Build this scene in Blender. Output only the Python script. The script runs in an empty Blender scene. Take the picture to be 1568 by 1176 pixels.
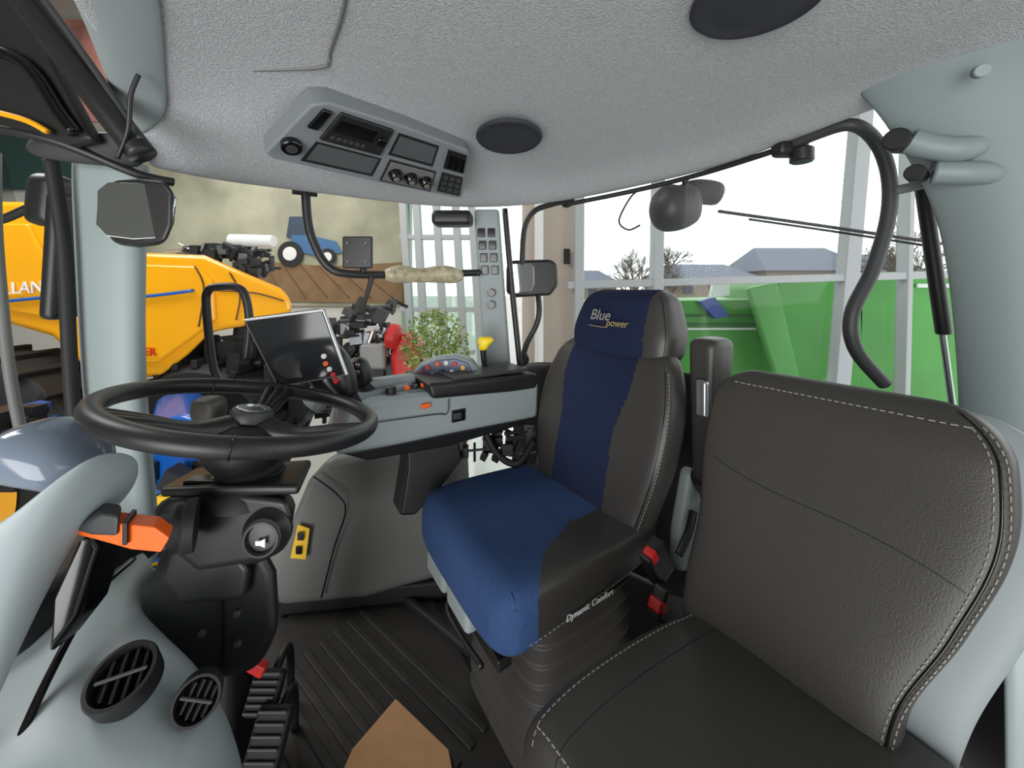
import bpy, math, random
from mathutils import Vector, Matrix
from math import sin, cos, pi, sqrt
random.seed(7)
SC = bpy.context.scene
COL = SC.collection
SC.view_settings.view_transform = 'Standard'

# ---------------------------------------------------------------- materials
def lin(c):
    r = []
    for v in c:
        v = v/255.0
        r.append(v/12.92 if v <= 0.04045 else ((v+0.055)/1.055)**2.4)
    return (r[0], r[1], r[2], 1.0)

def M(name, rgb, rough=.5, metal=0.0, bump=0.0, bs=200.0, var=0.0, vs=6.0, coat=0.0, emit=0.0, spec=.5, bd=.0012):
    m = bpy.data.materials.new(name); m.use_nodes = True
    nt = m.node_tree; N = nt.nodes; L = nt.links
    p = N['Principled BSDF']
    c = lin(rgb)
    p.inputs['Base Color'].default_value = c
    p.inputs['Roughness'].default_value = rough
    p.inputs['Metallic'].default_value = metal
    p.inputs['Coat Weight'].default_value = coat
    p.inputs['Specular IOR Level'].default_value = spec
    tc = N.new('ShaderNodeTexCoord')
    if var:
        n = N.new('ShaderNodeTexNoise'); n.inputs['Scale'].default_value = vs
        n.inputs['Detail'].default_value = 5
        L.new(tc.outputs['Object'], n.inputs['Vector'])
        r = N.new('ShaderNodeValToRGB')
        r.color_ramp.elements[0].position = .3; r.color_ramp.elements[1].position = .7
        r.color_ramp.elements[0].color = tuple(x*(1-var) for x in c[:3])+(1,)
        r.color_ramp.elements[1].color = tuple(min(1, x*(1+var)) for x in c[:3])+(1,)
        L.new(n.outputs['Fac'], r.inputs['Fac']); L.new(r.outputs['Color'], p.inputs['Base Color'])
    if bump:
        n = N.new('ShaderNodeTexNoise'); n.inputs['Scale'].default_value = bs
        n.inputs['Detail'].default_value = 3
        L.new(tc.outputs['Object'], n.inputs['Vector'])
        b = N.new('ShaderNodeBump'); b.inputs['Strength'].default_value = bump
        b.inputs['Distance'].default_value = bd
        L.new(n.outputs['Fac'], b.inputs['Height']); L.new(b.outputs['Normal'], p.inputs['Normal'])
    return m

def glassM(name, f=.06, tint=(255, 255, 255)):
    m = bpy.data.materials.new(name); m.use_nodes = True
    nt = m.node_tree; N = nt.nodes; L = nt.links
    for n in list(N): N.remove(n)
    o = N.new('ShaderNodeOutputMaterial'); t = N.new('ShaderNodeBsdfTransparent')
    t.inputs['Color'].default_value = lin(tint)
    g = N.new('ShaderNodeBsdfGlossy'); g.inputs['Roughness'].default_value = .02
    x = N.new('ShaderNodeMixShader'); x.inputs['Fac'].default_value = f
    L.new(t.outputs[0], x.inputs[1]); L.new(g.outputs[0], x.inputs[2]); L.new(x.outputs[0], o.inputs['Surface'])
    return m

HEAD = M('headliner_felt', (176, 178, 181), .95, bump=.9, bs=300, var=.14, vs=190, spec=.2, bd=.003)
PLG = M('plastic_light_grey', (142, 151, 153), .5)
PIL = M('pillar_grey_green', (126, 138, 139), .5)
DASH = M('dash_pale_grey', (156, 167, 170), .42)
MIDG = M('plastic_mid_grey', (108, 109, 107), .55)
BOXG = M('storage_cover_grey', (106, 107, 104), .48)
CONS = M('overhead_console_grey', (118, 123, 127), .5)
BLK = M('plastic_black', (28, 28, 29), .42, bump=.1, bs=500)
DGR = M('plastic_dark_grey', (54, 55, 57), .5)
BLKG = M('gloss_black', (12, 12, 14), .15)
RUB = M('rubber_black', (22, 22, 23), .65)
LEA = M('leather_charcoal', (58, 56, 54), .40, bump=.35, bs=420)
LEA2 = M('leather_warm_charcoal', (61, 59, 56), .42, bump=.45, bs=420)
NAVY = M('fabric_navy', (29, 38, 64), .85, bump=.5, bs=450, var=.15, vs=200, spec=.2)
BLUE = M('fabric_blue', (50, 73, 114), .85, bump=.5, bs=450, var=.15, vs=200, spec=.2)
STI = M('stitch_thread', (150, 148, 142), .8)
YEL = M('paint_yellow', (247, 172, 16), .3, coat=.4, var=.04, vs=1)
GRN = M('paint_green', (70, 152, 52), .45, var=.14, vs=1.4)
GRND = M('paint_green_dark', (32, 98, 38), .5)
MBLU = M('paint_blue', (20, 90, 180), .3, coat=.4)
WHT = M('white_paint', (232, 234, 232), .5)
FRM = M('window_frame_grey', (176, 181, 184), .5)
BEI = M('column_beige', (196, 184, 172), .8, var=.05, vs=2)
ORG = M('plastic_orange', (240, 100, 15), .45)
RED = M('plastic_red', (200, 35, 30), .45)
YKN = M('plastic_yellow', (250, 215, 20), .4)
MIR = M('mirror_glass', (190, 195, 198), .03, metal=1)
SIL = M('metal_silver', (175, 177, 180), .3, metal=.9)
DKM = M('machine_dark_metal', (42, 43, 45), .5, metal=.3)
FLOORM = M('showroom_tile', (205, 206, 202), .25, var=.03, vs=1)
WALLM = M('wall_paint', (208, 206, 198), .9, var=.03, vs=1)
MAT = M('floor_mat_rubber', (37, 34, 31), .6, bump=.4, bs=200, var=.2, vs=15)
PAP = M('cardboard_paper', (178, 136, 97), .9, var=.06, vs=30)
SCR = M('screen_dark_glass', (40, 42, 45), .08)
GLS = glassM('cab_glass', .006)
GLS2 = glassM('facade_glass', .01, (240, 247, 244))
WRAP = M('plastic_wrap', (176, 166, 138), .25, bump=1, bs=60, var=.35, vs=40, bd=.006)
LEAF = M('leaf_green', (105, 130, 60), .6, var=.4, vs=20)
LEAF2 = M('leaf_light', (150, 165, 90), .6)
LABEL = M('label_yellow', (245, 195, 30), .5)

# ---------------------------------------------------------------- helpers
def grp(name):
    e = bpy.data.objects.new(name, None); COL.objects.link(e); return e

def mk(name, vs, fs, m, par=None, smooth=False, bev=0, sub=0, solid=0, seg=3):
    me = bpy.data.meshes.new(name); me.from_pydata([tuple(v) for v in vs], [], fs); me.update()
    o = bpy.data.objects.new(name, me); COL.objects.link(o)
    for x in (m if isinstance(m, (list, tuple)) else [m]): me.materials.append(x)
    import bmesh
    bm = bmesh.new(); bm.from_mesh(me)
    bmesh.ops.recalc_face_normals(bm, faces=bm.faces); bm.to_mesh(me); bm.free()
    if smooth or bev:
        for p in me.polygons: p.use_smooth = True
    if solid:
        s = o.modifiers.new('s', 'SOLIDIFY'); s.thickness = solid; s.offset = 0
    if sub:
        s = o.modifiers.new('u', 'SUBSURF'); s.levels = sub; s.render_levels = sub
    if bev:
        b = o.modifiers.new('b', 'BEVEL'); b.width = bev; b.segments = seg; b.limit_method = 'ANGLE'
        b.angle_limit = math.radians(32); b.use_clamp_overlap = True
        w = o.modifiers.new('w', 'WEIGHTED_NORMAL')
    if par: o.parent = par
    return o

def cat(pts, n, cyc=False):
    P = [tuple(p) for p in pts]; out = []; k = len(P); D = len(P[0])
    segs = k if cyc else k-1
    for i in range(segs):
        if cyc: a, b, c, d = P[(i-1) % k], P[i], P[(i+1) % k], P[(i+2) % k]
        else: a, b, c, d = P[max(i-1, 0)], P[i], P[i+1], P[min(i+2, k-1)]
        for j in range(n):
            t = j/n
            out.append(tuple(.5*((2*b[q])+(-a[q]+c[q])*t+(2*a[q]-5*b[q]+4*c[q]-d[q])*t*t+(-a[q]+3*b[q]-3*c[q]+d[q])*t**3) for q in range(D)))
    if not cyc: out.append(P[-1])
    return out

def tube(name, pts, r, m, par=None, cyc=False, n=8, seg=14, lin_=False):
    if not isinstance(r, (list, tuple)): r = [r]*len(pts)
    q = [tuple(p)+(rr,) for p, rr in zip(pts, r)]
    S = q if lin_ else cat(q, n, cyc)
    V = [Vector(s[:3]) for s in S]; R = [s[3] for s in S]; k = len(V)
    vs = []; fs = []; up = None
    for i in range(k):
        if cyc: t = (V[(i+1) % k]-V[i-1]).normalized()
        else: t = (V[min(i+1, k-1)]-V[max(i-1, 0)]).normalized()
        if up is None:
            up = Vector((0, 0, 1)) if abs(t.z) < .9 else Vector((1, 0, 0))
        a = (up - t*up.dot(t)).normalized(); up = a; b = t.cross(a)
        for j in range(seg):
            w = 2*pi*j/seg; vs.append(V[i]+(a*cos(w)+b*sin(w))*R[i])
    for i in range(k if cyc else k-1):
        for j in range(seg):
            i2 = (i+1) % k; j2 = (j+1) % seg
            fs.append((i*seg+j, i*seg+j2, i2*seg+j2, i2*seg+j))
    if not cyc:
        fs.append(tuple(range(seg))[::-1]); fs.append(tuple((k-1)*seg+j for j in range(seg)))
    return mk(name, vs, fs, m, par, smooth=True)

def prism(name, out, vec, m, par=None, bev=.004, seg=3):
    vec = Vector(vec); k = len(out)
    vs = [Vector(p) for p in out]+[Vector(p)+vec for p in out]
    fs = [tuple(range(k))[::-1], tuple(range(k, 2*k))]
    for i in range(k):
        j = (i+1) % k; fs.append((i, j, k+j, k+i))
    return mk(name, vs, fs, m, par, bev=bev, seg=seg)

def xz(pts, Y): return [(x, Y, z) for x, z in pts]

def box(name, c, s, m, par=None, B=None, bev=.004, seg=3):
    B = B or Matrix.Identity(3); c = Vector(c)
    vs = []
    for i in (-1, 1):
        for j in (-1, 1):
            for k in (-1, 1):
                vs.append(c+B@Vector((i*s[0]/2, j*s[1]/2, k*s[2]/2)))
    fs = [(0, 1, 3, 2), (4, 6, 7, 5), (0, 4, 5, 1), (2, 3, 7, 6), (0, 2, 6, 4), (1, 5, 7, 3)]
    return mk(name, vs, fs, m, par, bev=min(bev, min(s)*.45), seg=seg)

def lathe(name, o, ax, prof, m, par=None, seg=40):
    o = Vector(o); ax = Vector(ax).normalized()
    up = Vector((0, 0, 1)) if abs(ax.z) < .9 else Vector((1, 0, 0))
    a = (up-ax*up.dot(ax)).normalized(); b = ax.cross(a)
    vs = []; fs = []
    for r, h in prof:
        for j in range(seg):
            w = 2*pi*j/seg; vs.append(o+ax*h+(a*cos(w)+b*sin(w))*max(r, 1e-4))
    for i in range(len(prof)-1):
        for j in range(seg):
            j2 = (j+1) % seg; fs.append((i*seg+j, i*seg+j2, (i+1)*seg+j2, (i+1)*seg+j))
    fs.append(tuple(range(seg))); fs.append(tuple((len(prof)-1)*seg+j for j in range(seg)))
    o_ = mk(name, vs, fs, m, par, smooth=True)
    e = o_.modifiers.new('e', 'EDGE_SPLIT'); e.split_angle = math.radians(40)
    return o_

def cyl(name, p0, p1, r, m, par=None, r1=None, seg=28):
    p0 = Vector(p0); p1 = Vector(p1); h = (p1-p0).length
    r1 = r if r1 is None else r1; c = min(.15*r, .1*h)
    return lathe(name, p0, p1-p0, [(r-c, 0), (r, c), (r1, h-c), (r1-c, h)], m, par, seg)

def surf(name, rows, m, par=None, sub=3, solid=.02):
    k = len(rows[0]); vs = [p for r in rows for p in r]; fs = []
    for i in range(len(rows)-1):
        for j in range(k-1):
            fs.append((i*k+j, i*k+j+1, (i+1)*k+j+1, (i+1)*k+j))
    return mk(name, vs, fs, m, par, smooth=True, sub=sub, solid=solid)

def basis(n, up=(0, 0, 1)):
    n = Vector(n).normalized(); up = Vector(up)
    x = up.cross(n).normalized(); y = n.cross(x)
    return Matrix((x, y, n)).transposed()

class Fr:
    def __init__(s, o, f):
        s.o = Vector(o); f = Vector((f[0], f[1], 0)).normalized()
        s.B = Matrix((f, Vector((-f.y, f.x, 0)), Vector((0, 0, 1)))).transposed()
    def __call__(s, x, y, z): return s.o+s.B@Vector((x, y, z))

def pad(name, st, ud, vd, m, par, F, e=3.2, R=.05, matfn=None, MR=60, NR=72, warp=None):
    D = cat(st, 24); k = len(D)
    arc = [0]
    for i in range(1, k): arc.append(arc[-1]+(Vector(D[i][:3])-Vector(D[i-1][:3])).length)
    Lg = arc[-1]
    def ev(t):
        d = t*Lg; i = 0
        while i < k-2 and arc[i+1] < d: i += 1
        w = (d-arc[i])/max(1e-9, arc[i+1]-arc[i])
        return [D[i][q]*(1-w)+D[i+1][q]*w for q in range(5)]
    ud = Vector(ud); vd = Vector(vd)
    def g(t, w, off=0, loc=False):
        s = ev(min(max(t, 0), 1)); a, b = s[3], s[4]
        dd = min(t, 1-t)*Lg
        if R > 0 and dd < R:
            f = sqrt(max(0, 1-(1-dd/R)**2)); a -= min(R, a)*(1-f); b -= min(R, b)*(1-f)
        a += off; b += off
        cx = math.copysign(abs(cos(w))**(2/e), cos(w)); sy = math.copysign(abs(sin(w))**(2/e), sin(w))
        p = Vector(s[:3])+ud*a*cx+vd*b*sy
        if warp: p = warp(p)
        return p if loc else F(*p)
    vs = []; fs = []
    ts = [.5-.5*cos(pi*i/MR) for i in range(MR+1)]
    lo = []
    for t in ts:
        for j in range(NR):
            w = 2*pi*(j+.5)/NR; p = g(t, w, loc=True); lo.append(p); vs.append(F(*p))
    for i in range(MR):
        for j in range(NR):
            j2 = (j+1) % NR; f = (i*NR+j, i*NR+j2, (i+1)*NR+j2, (i+1)*NR+j); fs.append(f)
    fs.append(tuple(range(NR))); fs.append(tuple(MR*NR+j for j in range(NR)))
    o = mk(name, vs, fs, m, par, smooth=True)
    if matfn:
        for i, f in enumerate(fs):
            c = Vector((0, 0, 0))
            for q in f: c += lo[q]
            c /= len(f); o.data.polygons[i].material_index = matfn(c.x, c.y, c.z)
    return g

def stitches(name, pts, m, par, dash=.006, gap=.004, r=.0008):
    V = [Vector(p) for p in pts]; vs = []; fs = []
    dense = []
    for i in range(len(V)-1):
        n = max(1, int((V[i+1]-V[i]).length/.002))
        for j in range(n): dense.append(V[i].lerp(V[i+1], j/n))
    step = int((dash+gap)/.002); dl = int(dash/.002)
    i = 0
    while i+dl < len(dense):
        a, b = dense[i], dense[i+dl]; t = (b-a).normalized()
        u = Vector((0, 0, 1)).cross(t)
        if u.length < .1: u = Vector((1, 0, 0))
        u.normalize(); w = t.cross(u); s = len(vs)
        for p in (a, b):
            for q in ((1, 1), (1, -1), (-1, -1), (-1, 1)): vs.append(p+(u*q[0]+w*q[1])*r)
        for k in range(4): fs.append((s+k, s+(k+1) % 4, s+4+(k+1) % 4, s+4+k))
        fs.append((s, s+1, s+2, s+3)); fs.append((s+4, s+5, s+6, s+7))
        i += step
    return mk(name, vs, fs, m, par)

def text(name, s, loc, xa, ya, size, m, par, shear=0, ext=.0006):
    c = bpy.data.curves.new(name, 'FONT'); c.body = s; c.size = size; c.extrude = ext; c.shear = shear
    o = bpy.data.objects.new(name, c); COL.objects.link(o); c.materials.append(m)
    xa = Vector(xa).normalized(); za = xa.cross(Vector(ya)).normalized(); ya = za.cross(xa)
    mt = Matrix((xa, ya, za)).transposed().to_4x4(); mt.translation = Vector(loc)
    o.matrix_world = mt; o.parent = par
    return o

def clutter(name, lo, hi, n, mats, par, smin=.03, smax=.12, seed=1, ax=None):
    rr = random.Random(seed); vs = []; fs = []; mi = []
    for q in range(n):
        c = Vector([rr.uniform(lo[i], hi[i]) for i in range(3)])
        k = rr.randrange(len(mats))
        if rr.random() < .55:
            s = [rr.uniform(smin, smax) for i in range(3)]
            B = Matrix.Rotation(rr.choice([0, 0, .1, -.15, .5]), 3, 'Y')
            st = len(vs)
            for i in (-1, 1):
                for j in (-1, 1):
                    for l in (-1, 1): vs.append(c+B@Vector((i*s[0]/2, j*s[1]/2, l*s[2]/2)))
            for f in [(0, 1, 3, 2), (4, 6, 7, 5), (0, 4, 5, 1), (2, 3, 7, 6), (0, 2, 6, 4), (1, 5, 7, 3)]:
                fs.append(tuple(st+x for x in f)); mi.append(k)
        else:
            d = Vector(rr.choice([(1, 0, .1), (0, 0, 1), (1, .3, 0), (.3, .2, 1), (1, 0, -.5)])).normalized()*rr.uniform(smax*.7, smax*2)
            r = rr.uniform(smin*.25, smin*.8); u = d.orthogonal().normalized(); w = d.normalized().cross(u); st = len(vs)
            for p in (c-d/2, c+d/2):
                for j in range(10): vs.append(p+(u*cos(j*pi/5)+w*sin(j*pi/5))*r)
            for j in range(10):
                fs.append((st+j, st+(j+1) % 10, st+10+(j+1) % 10, st+10+j)); mi.append(k)
            fs.append(tuple(st+j for j in range(10))); mi.append(k)
            fs.append(tuple(st+10+j for j in range(10))); mi.append(k)
    o = mk(name, vs, fs, mats, par)
    for i, k in enumerate(mi): o.data.polygons[i].material_index = k
    return o

# ================================================================= CAB SHELL
hl = grp('headliner')
lip = [(-.86, .90, .282), (-.78, 1.02, .28), (-.62, 1.17, .29), (-.44, 1.32, .292), (-.19, 1.50, .305),
       (.165, 1.62, .350), (.483, 1.45, .385), (.73, 1.25, .402), (.86, .92, .435), (1.05, .6, .44)]
cre = [(-.79, .78, .42), (-.58, .79, .45), (-.365, .79, .462), (-.27, .95, .45), (-.10, 1.2, .43),
       (.05, 1.35, .425), (.45, 1.2, .45), (.6, 1.0, .465), (.75, .75, .47), (.9, .5, .47)]
midr = [(-.52, .35, .46), (-.44, .35, .47), (-.34, .38, .475), (-.25, .4, .48), (-.1, .42, .48),
        (.05, .42, .485), (.3, .4, .485), (.5, .38, .485), (.7, .34, .48), (.95, .3, .475)]
nearr = [(x, -.30, z) for x, y, z in midr]
slope = [tuple(Vector(a)*.5+Vector(b)*.5+Vector((0, 0, .012))) for a, b in zip(lip, cre)]
ret = [(x*1.03, y+.05, z+.02) for x, y, z in lip]
ret2 = [(x*1.03, y+.06, z+.12) for x, y, z in lip]
surf('felt_lining', [nearr, midr, cre, slope, lip, ret, ret2], HEAD, hl, sub=3, solid=.012)
tube('hatch_seam', [(-.52, .52, .455), (-.64, .70, .438), (-.665, .75, .431), (-.62, .765, .433), (-.40, .77, .441), (-.36, .755, .447), (-.345, .73, .451), (-.25, .58, .461), (-.2, .4, .469)], .0035, MIDG, hl)
surf('side_rail_trim', [[(-.43, .45, .457), (-.54, .60, .443), (-.70, .78, .415), (-.745, .84, .375)], [(-.56, .45, .45), (-.66, .60, .435), (-.80, .78, .40), (-.84, .86, .33)],
                        [(-.59, .45, .47), (-.68, .60, .46), (-.83, .79, .42), (-.86, .87, .34)]], PLG, hl, sub=2, solid=.01)

def speaker(c, rx, ry, name='ceiling_speaker'):
    g = grp(name)
    n = 48; vs = []; fs = []
    prof = [(1.0, 0), (1.02, -.006), (.96, -.012), (.9, -.008), (.6, -.012), (.3, -.014)]
    for s, h in prof:
        for j in range(n):
            w = 2*pi*j/n; vs.append((c[0]+rx*s*cos(w), c[1]+ry*s*sin(w), c[2]+h))
    for i in range(len(prof)-1):
        for j in range(n): fs.append((i*n+j, i*n+(j+1) % n, (i+1)*n+(j+1) % n, (i+1)*n+j))
    fs.append(tuple((len(prof)-1)*n+j for j in range(n)))
    mk('grille', vs, fs, M('speaker_mesh', (46, 47, 58), .7, bump=1, bs=700), g, smooth=True)
speaker((-.008, 1.065, .422), .09, .115)
speaker((.39, .61, .462), .098, .09)

# overhead console
oc = grp('overhead_control_console')
k = .93
A_, B_, C_, D_ = [Vector(v)*k for v in ((-.615, .94, .325), (-.18, 1.37, .32), (-.435, .855, .425), (-.127, 1.17, .42))]
nrm = (B_-A_).cross(C_-A_).normalized()
if nrm.dot(A_) > 0: nrm = -nrm
def bl(s, t, h=0): return (A_*(1-s)+B_*s)*(1-t)+(C_*(1-s)+D_*s)*t+nrm*h
def pq(name, s0, s1, t0, t1, h0, h1, m, bev=.002):
    prism(name, [bl(s0, t0, h0), bl(s1, t0, h0), bl(s1, t1, h0), bl(s0, t1, h0)], nrm*(h1-h0), m, oc, bev)
prism('bezel', [bl(s, t, -.05) for s, t in ((.04, 0), (.5, -.02), (.98, 0), (1, .06), (1, .94), (.97, 1), (.5, 1.03), (.06, 1), (0, .9), (0, .07))], nrm*.055, CONS, oc, .012)
pq('radio', .13, .43, .50, .95, .004, .014, BLK, .004)
pq('radio_display', .15, .35, .68, .88, .013, .0155, BLKG)
for i in range(6): pq('radio_key_%d' % i, .16+.03*i, .18+.03*i, .57, .62, .013, .0165, DGR, .001)
cyl('radio_knob', bl(.39, .75, .013), bl(.39, .75, .022), .012, BLKG, oc)
pq('tray_upper', .47, .75, .53, .92, .0045, .0065, BLK)
pq('tray_upper_inner', .485, .735, .58, .88, .0062, .0075, M('tray_floor', (75, 78, 80), .6))
pq('tray_lower', .13, .45, .08, .44, .0045, .0065, BLK)
pq('tray_lower_inner', .145, .435, .13, .41, .0062, .0075, M('tray_floor2', (75, 78, 80), .6))
pq('climate_panel', .49, .78, .04, .47, .0045, .009, BLK, .003)
pq('climate_face', .50, .77, .07, .44, .008, .0105, MIDG)
for s in (.545, .635, .725):
    cyl('climate_knob', bl(s, .26, .01), bl(s, .26, .032), .019, BLKG, oc, .015)
    cyl('climate_knob_cap', bl(s, .26, .032), bl(s, .26, .034), .008, MIDG, oc)
pq('switch_bank', .82, .975, .56, .92, .0045, .008, BLK)
for i in range(3): pq('rocker_%d' % i, .83+.048*i, .868+.048*i, .60, .88, .007, .015, BLKG, .003)
pq('keypad', .82, .975, .08, .49, .0045, .009, BLK)
for i in range(3):
    for j in range(3): pq('key_%d%d' % (i, j), .835+.047*i, .868+.047*i, .13+.12*j, .21+.12*j, .008, .0105, DGR, .001)
cyl('round_switch', bl(.055, .3, .0), bl(.055, .3, .02), .022, BLKG, oc)
cyl('round_switch_cap', bl(.055, .3, .02), bl(.055, .3, .022), .012, DGR, oc)
pq('side_switch', .05, .1, .62, .92, .004, .014, BLKG, .004)

# left A pillar
ap = grp('front_pillar')
L_ = [(-1.04, .33), (-1.035, .2), (-1.0275, .075), (-1.0125, -.225), (-.98, -.495), (-.96, -.66)]
R_ = [(-.85, .30), (-.862, .2), (-.865, .075), (-.87, -.225), (-.84, -.495), (-.83, -.66)]
surf('pillar_trim', [[(a[0]-.055, 1.0, a[1]), (a[0]-.03, .915, a[1]), ((a[0]+b[0])/2-.02, .892, (a[1]+b[1])/2), (b[0]-.0, .91, b[1]), (b[0]-.075, .98, b[1])] for a, b in zip(L_, R_)], M('front_pillar_grey', (142, 155, 155), .5), ap, sub=2, solid=.01)
tube('door_seal', [(-1.045, .87, .29), (-1.035, .875, .2), (-1.025, .88, .07), (-1.01, .88, -.22), (-.985, .88, -.48)], .013, RUB, ap)
df = grp('door_frame')
tube('door_edge', [(-1.185, .88, .31), (-1.180, .88, .1), (-1.15, .88, -.2), (-1.09, .87, -.42)], .010, MIDG, df)
tube('upper_beam', [(-.99, .74, .62), (-.92, .75, .52), (-.80, .75, .36), (-.73, .76, .262)], .024, BLK, df)
tube('upper_beam_trim', [(-.93, .73, .60), (-.86, .74, .50), (-.77, .75, .36), (-.725, .75, .29)], .006, DGR, df)
prism('corner_cover', xz([(-1.3, .70), (-1.01, .66), (-.96, .47), (-.875, .31), (-.93, .30), (-1.0, .325), (-1.3, .36)], .8), (0, .03, 0), BLK, df, .01)
tube('cover_rib', [(-1.1, .79, .50), (-1.0, .79, .46), (-.93, .79, .36), (-.9, .79, .32)], .012, BLKG, df)
tube('cover_rib_low', [(-1.1, .785, .37), (-1.0, .785, .345), (-.95, .785, .32)], .006, YEL, df)
tube('header_seal', [(-1.15, .8, .345), (-.98, .82, .315), (-.86, .88, .262), (-.82, .93, .256)], .010, BLK, df)
tube('cable', [(-.70, .72, .40), (-.715, .72, .36), (-.73, .73, .30), (-.76, .74, .25)], .004, BLK, df)
surf('header_trim', [[(-1.08, .84, .34), (-.88, .83, .34), (-.8, .82, .34)], [(-1.08, .84, .28), (-.90, .86, .27), (-.84, .9, .27)]], DGR, df, sub=2, solid=.02)

bp = grp('rear_pillar')
prism('pillar_trim', xz([(-.16, .33), (-.055, .33), (-.005, -.34), (-.115, -.34)], 1.6), (0, .05, 0), PLG, bp, .012)
for i in range(2):
    for j in range(4): box('vent_slot', (-.128+.042*i+.005*j, 1.597, .23-.052*j), (.03, .012, .036), BLKG, bp, bev=.003)
for z in (-.02, -.07): cyl('socket', (-.085, 1.6, z), (-.085, 1.58, z), .016, BLKG, bp)
box('camera_pod', (-.24, 1.56, .28), (.16, .1, .06), BLK, bp, bev=.02)
tube('pillar_edge_seal', [(-.03, 1.6, .33), (.0, 1.6, 0), (.035, 1.6, -.34)], .012, BLK, bp)

cp = grp('side_pillar')
surf('pillar_cover', [[(.785, .90, .47), (.80, .82, .475), (.9, .7, .48), (1.0, .6, .48)],
                      [(.82, .88, .42), (.87, .8, .42), (.94, .72, .42), (1.05, .65, .42)],
                      [(.88, .88, .33), (.92, .8, .33), (.99, .74, .33), (1.08, .7, .33)],
                      [(.975, .9, .22), (.99, .82, .22), (1.04, .76, .22), (1.1, .72, .22)],
                      [(1.02, .9, .06), (1.03, .83, .06), (1.07, .78, .06), (1.12, .75, .06)],
                      [(1.07, .92, -.25), (1.07, .85, -.25), (1.10, .8, -.25), (1.15, .78, -.25)],
                      [(1.07, .92, -.5), (1.07, .85, -.5), (1.10, .8, -.5), (1.15, .78, -.5)]], PIL, cp, sub=2, solid=.02)
cyl('knob_upper', (.87, .86, .325), (.83, .83, .322), .024, BLK, cp)
cyl('knob_lower', (.91, .86, .25), (.87, .83, .25), .018, BLK, cp)
tube('bracket_arm', [(.99, .8, .31), (.94, .8, .29), (.90, .82, .30), (.87, .84, .32)], .026, PIL, cp)
tube('bracket_arm_low', [(1.02, .8, .24), (.96, .8, .24), (.91, .83, .25)], .024, PIL, cp)
cyl('trim_plug', (.875, .72, .405), (.865, .705, .40), .012, PIL, cp)

cf = grp('cab_floor')
prism('floor_pan', [(-1.0, .1, -1.24), (.95, .1, -1.24), (1.1, .8, -1.24), (.5, 1.7, -1.24), (-.3, 1.85, -1.24), (-1.0, 1.7, -1.24)], (0, 0, .035), RUB, cf, 0)
fm = grp('floor_mat')
prism('mat_sheet', [(-.95, .5, -1.205), (.0, .5, -1.205), (.0, 1.0, -1.205), (-.35, 1.55, -1.205), (-.8, 1.5, -1.205)], (0, 0, .008), MAT, fm, .003)
dv = Vector((.47, -.37, 0)).normalized()
Bm = Matrix((dv, Vector((-dv.y, dv.x, 0)), Vector((0, 0, 1)))).transposed()
for i in range(7):
    box('mat_rib', Vector((-.40, 1.12, -1.195))+Bm@Vector((0, -.16+.05*i, 0)), (.62, .022, .008), MAT, fm, Bm, .004)
for i in (-.24, .27): box('mat_border', Vector((-.40, 1.12, -1.188))+Bm@Vector((0, i, 0)), (.75, .03, .03), RUB, fm, Bm, .01)
pp = grp('paper_sheet')
prism('sheet', [(-.333, 1.0985, -1.178), (-.163, .978, -1.178), (-.11, .85, -1.178), (-.42, .85, -1.178), (-.407, .978, -1.178)], (0, 0, .003), PAP, pp, 0)

lw = grp('lower_side_wall')
wl = [(.0, 1.95), (.15, 1.85), (.50, 1.65), (.98, 1.22), (1.17, .95), (1.17, .3)]
surf('wall_panel', [[(x, y, -.36+.02*i) for i, (x, y) in enumerate(wl)], [(x*.98, y*.98, -.7) for x, y in wl], [(x, y, -1.22) for x, y in wl]], BLK, lw, sub=2, solid=.03)

for i, q in enumerate([[(-.88, .97, .30), (-.16, 1.62, .33), (-.11, 1.64, -.5), (-.86, .99, -.62)],
                       [(0, 1.68, .33), (.93, 1.12, .42), (.98, 1.17, -.3), (0, 1.76, -.36)]]):
    mk('window_%d' % (i+1), q, [(0, 1, 2, 3)], GLS)

# ================================================================= STEERING
sw = grp('steering_wheel')
C = Vector((-.54, .80, -.255))
e1 = Vector((.386, .286, -.112)).normalized()
e2 = Vector((-.595, .804, .0)); e2 = (e2-e1*e2.dot(e1)).normalized()
nz = e1.cross(e2)
def W(a, r, h=0): return C+(e1*cos(a)+e2*sin(a))*r+nz*h
tube('rim', [W(2*pi*i/24, .235) for i in range(24)], .0175, BLK, sw, cyc=True, n=4, seg=20)
for a in (pi*.40, pi*1.12, pi*1.80):
    for da in (-.10, 0, .10):
        tube('spoke', [W(a+da, .225, 0), W(a+da, .17, -.012), W(a+da*.8, .10, -.030), W(a, .03, -.035)], [.012, .012, .014, .03], BLK, sw)
lathe('hub', W(0, 0, -.075), nz, [(.04, -.05), (.07, -.02), (.078, .01), (.07, .04), (.05, .052), (.02, .054)], BLK, sw)
lathe('hub_cap', W(0, 0, -.02), nz, [(.038, 0), (.040, .014), (.036, .022), (.029, .024), (.026, .018), (.01, .020)], DGR, sw)
lathe('hub_cap_ring', W(0, 0, .002), nz, [(.030, 0), (.031, .004), (.027, .005), (.026, .0)], SIL, sw)
for a in (4.55, 1.9):
    er = e1*cos(a)+e2*sin(a)
    tube('grip_seam', [W(a, .235)+er*.018*cos(b)+nz*.018*sin(b) for b in [i*pi/8 for i in range(17)]], .0014, BLKG, sw)

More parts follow.
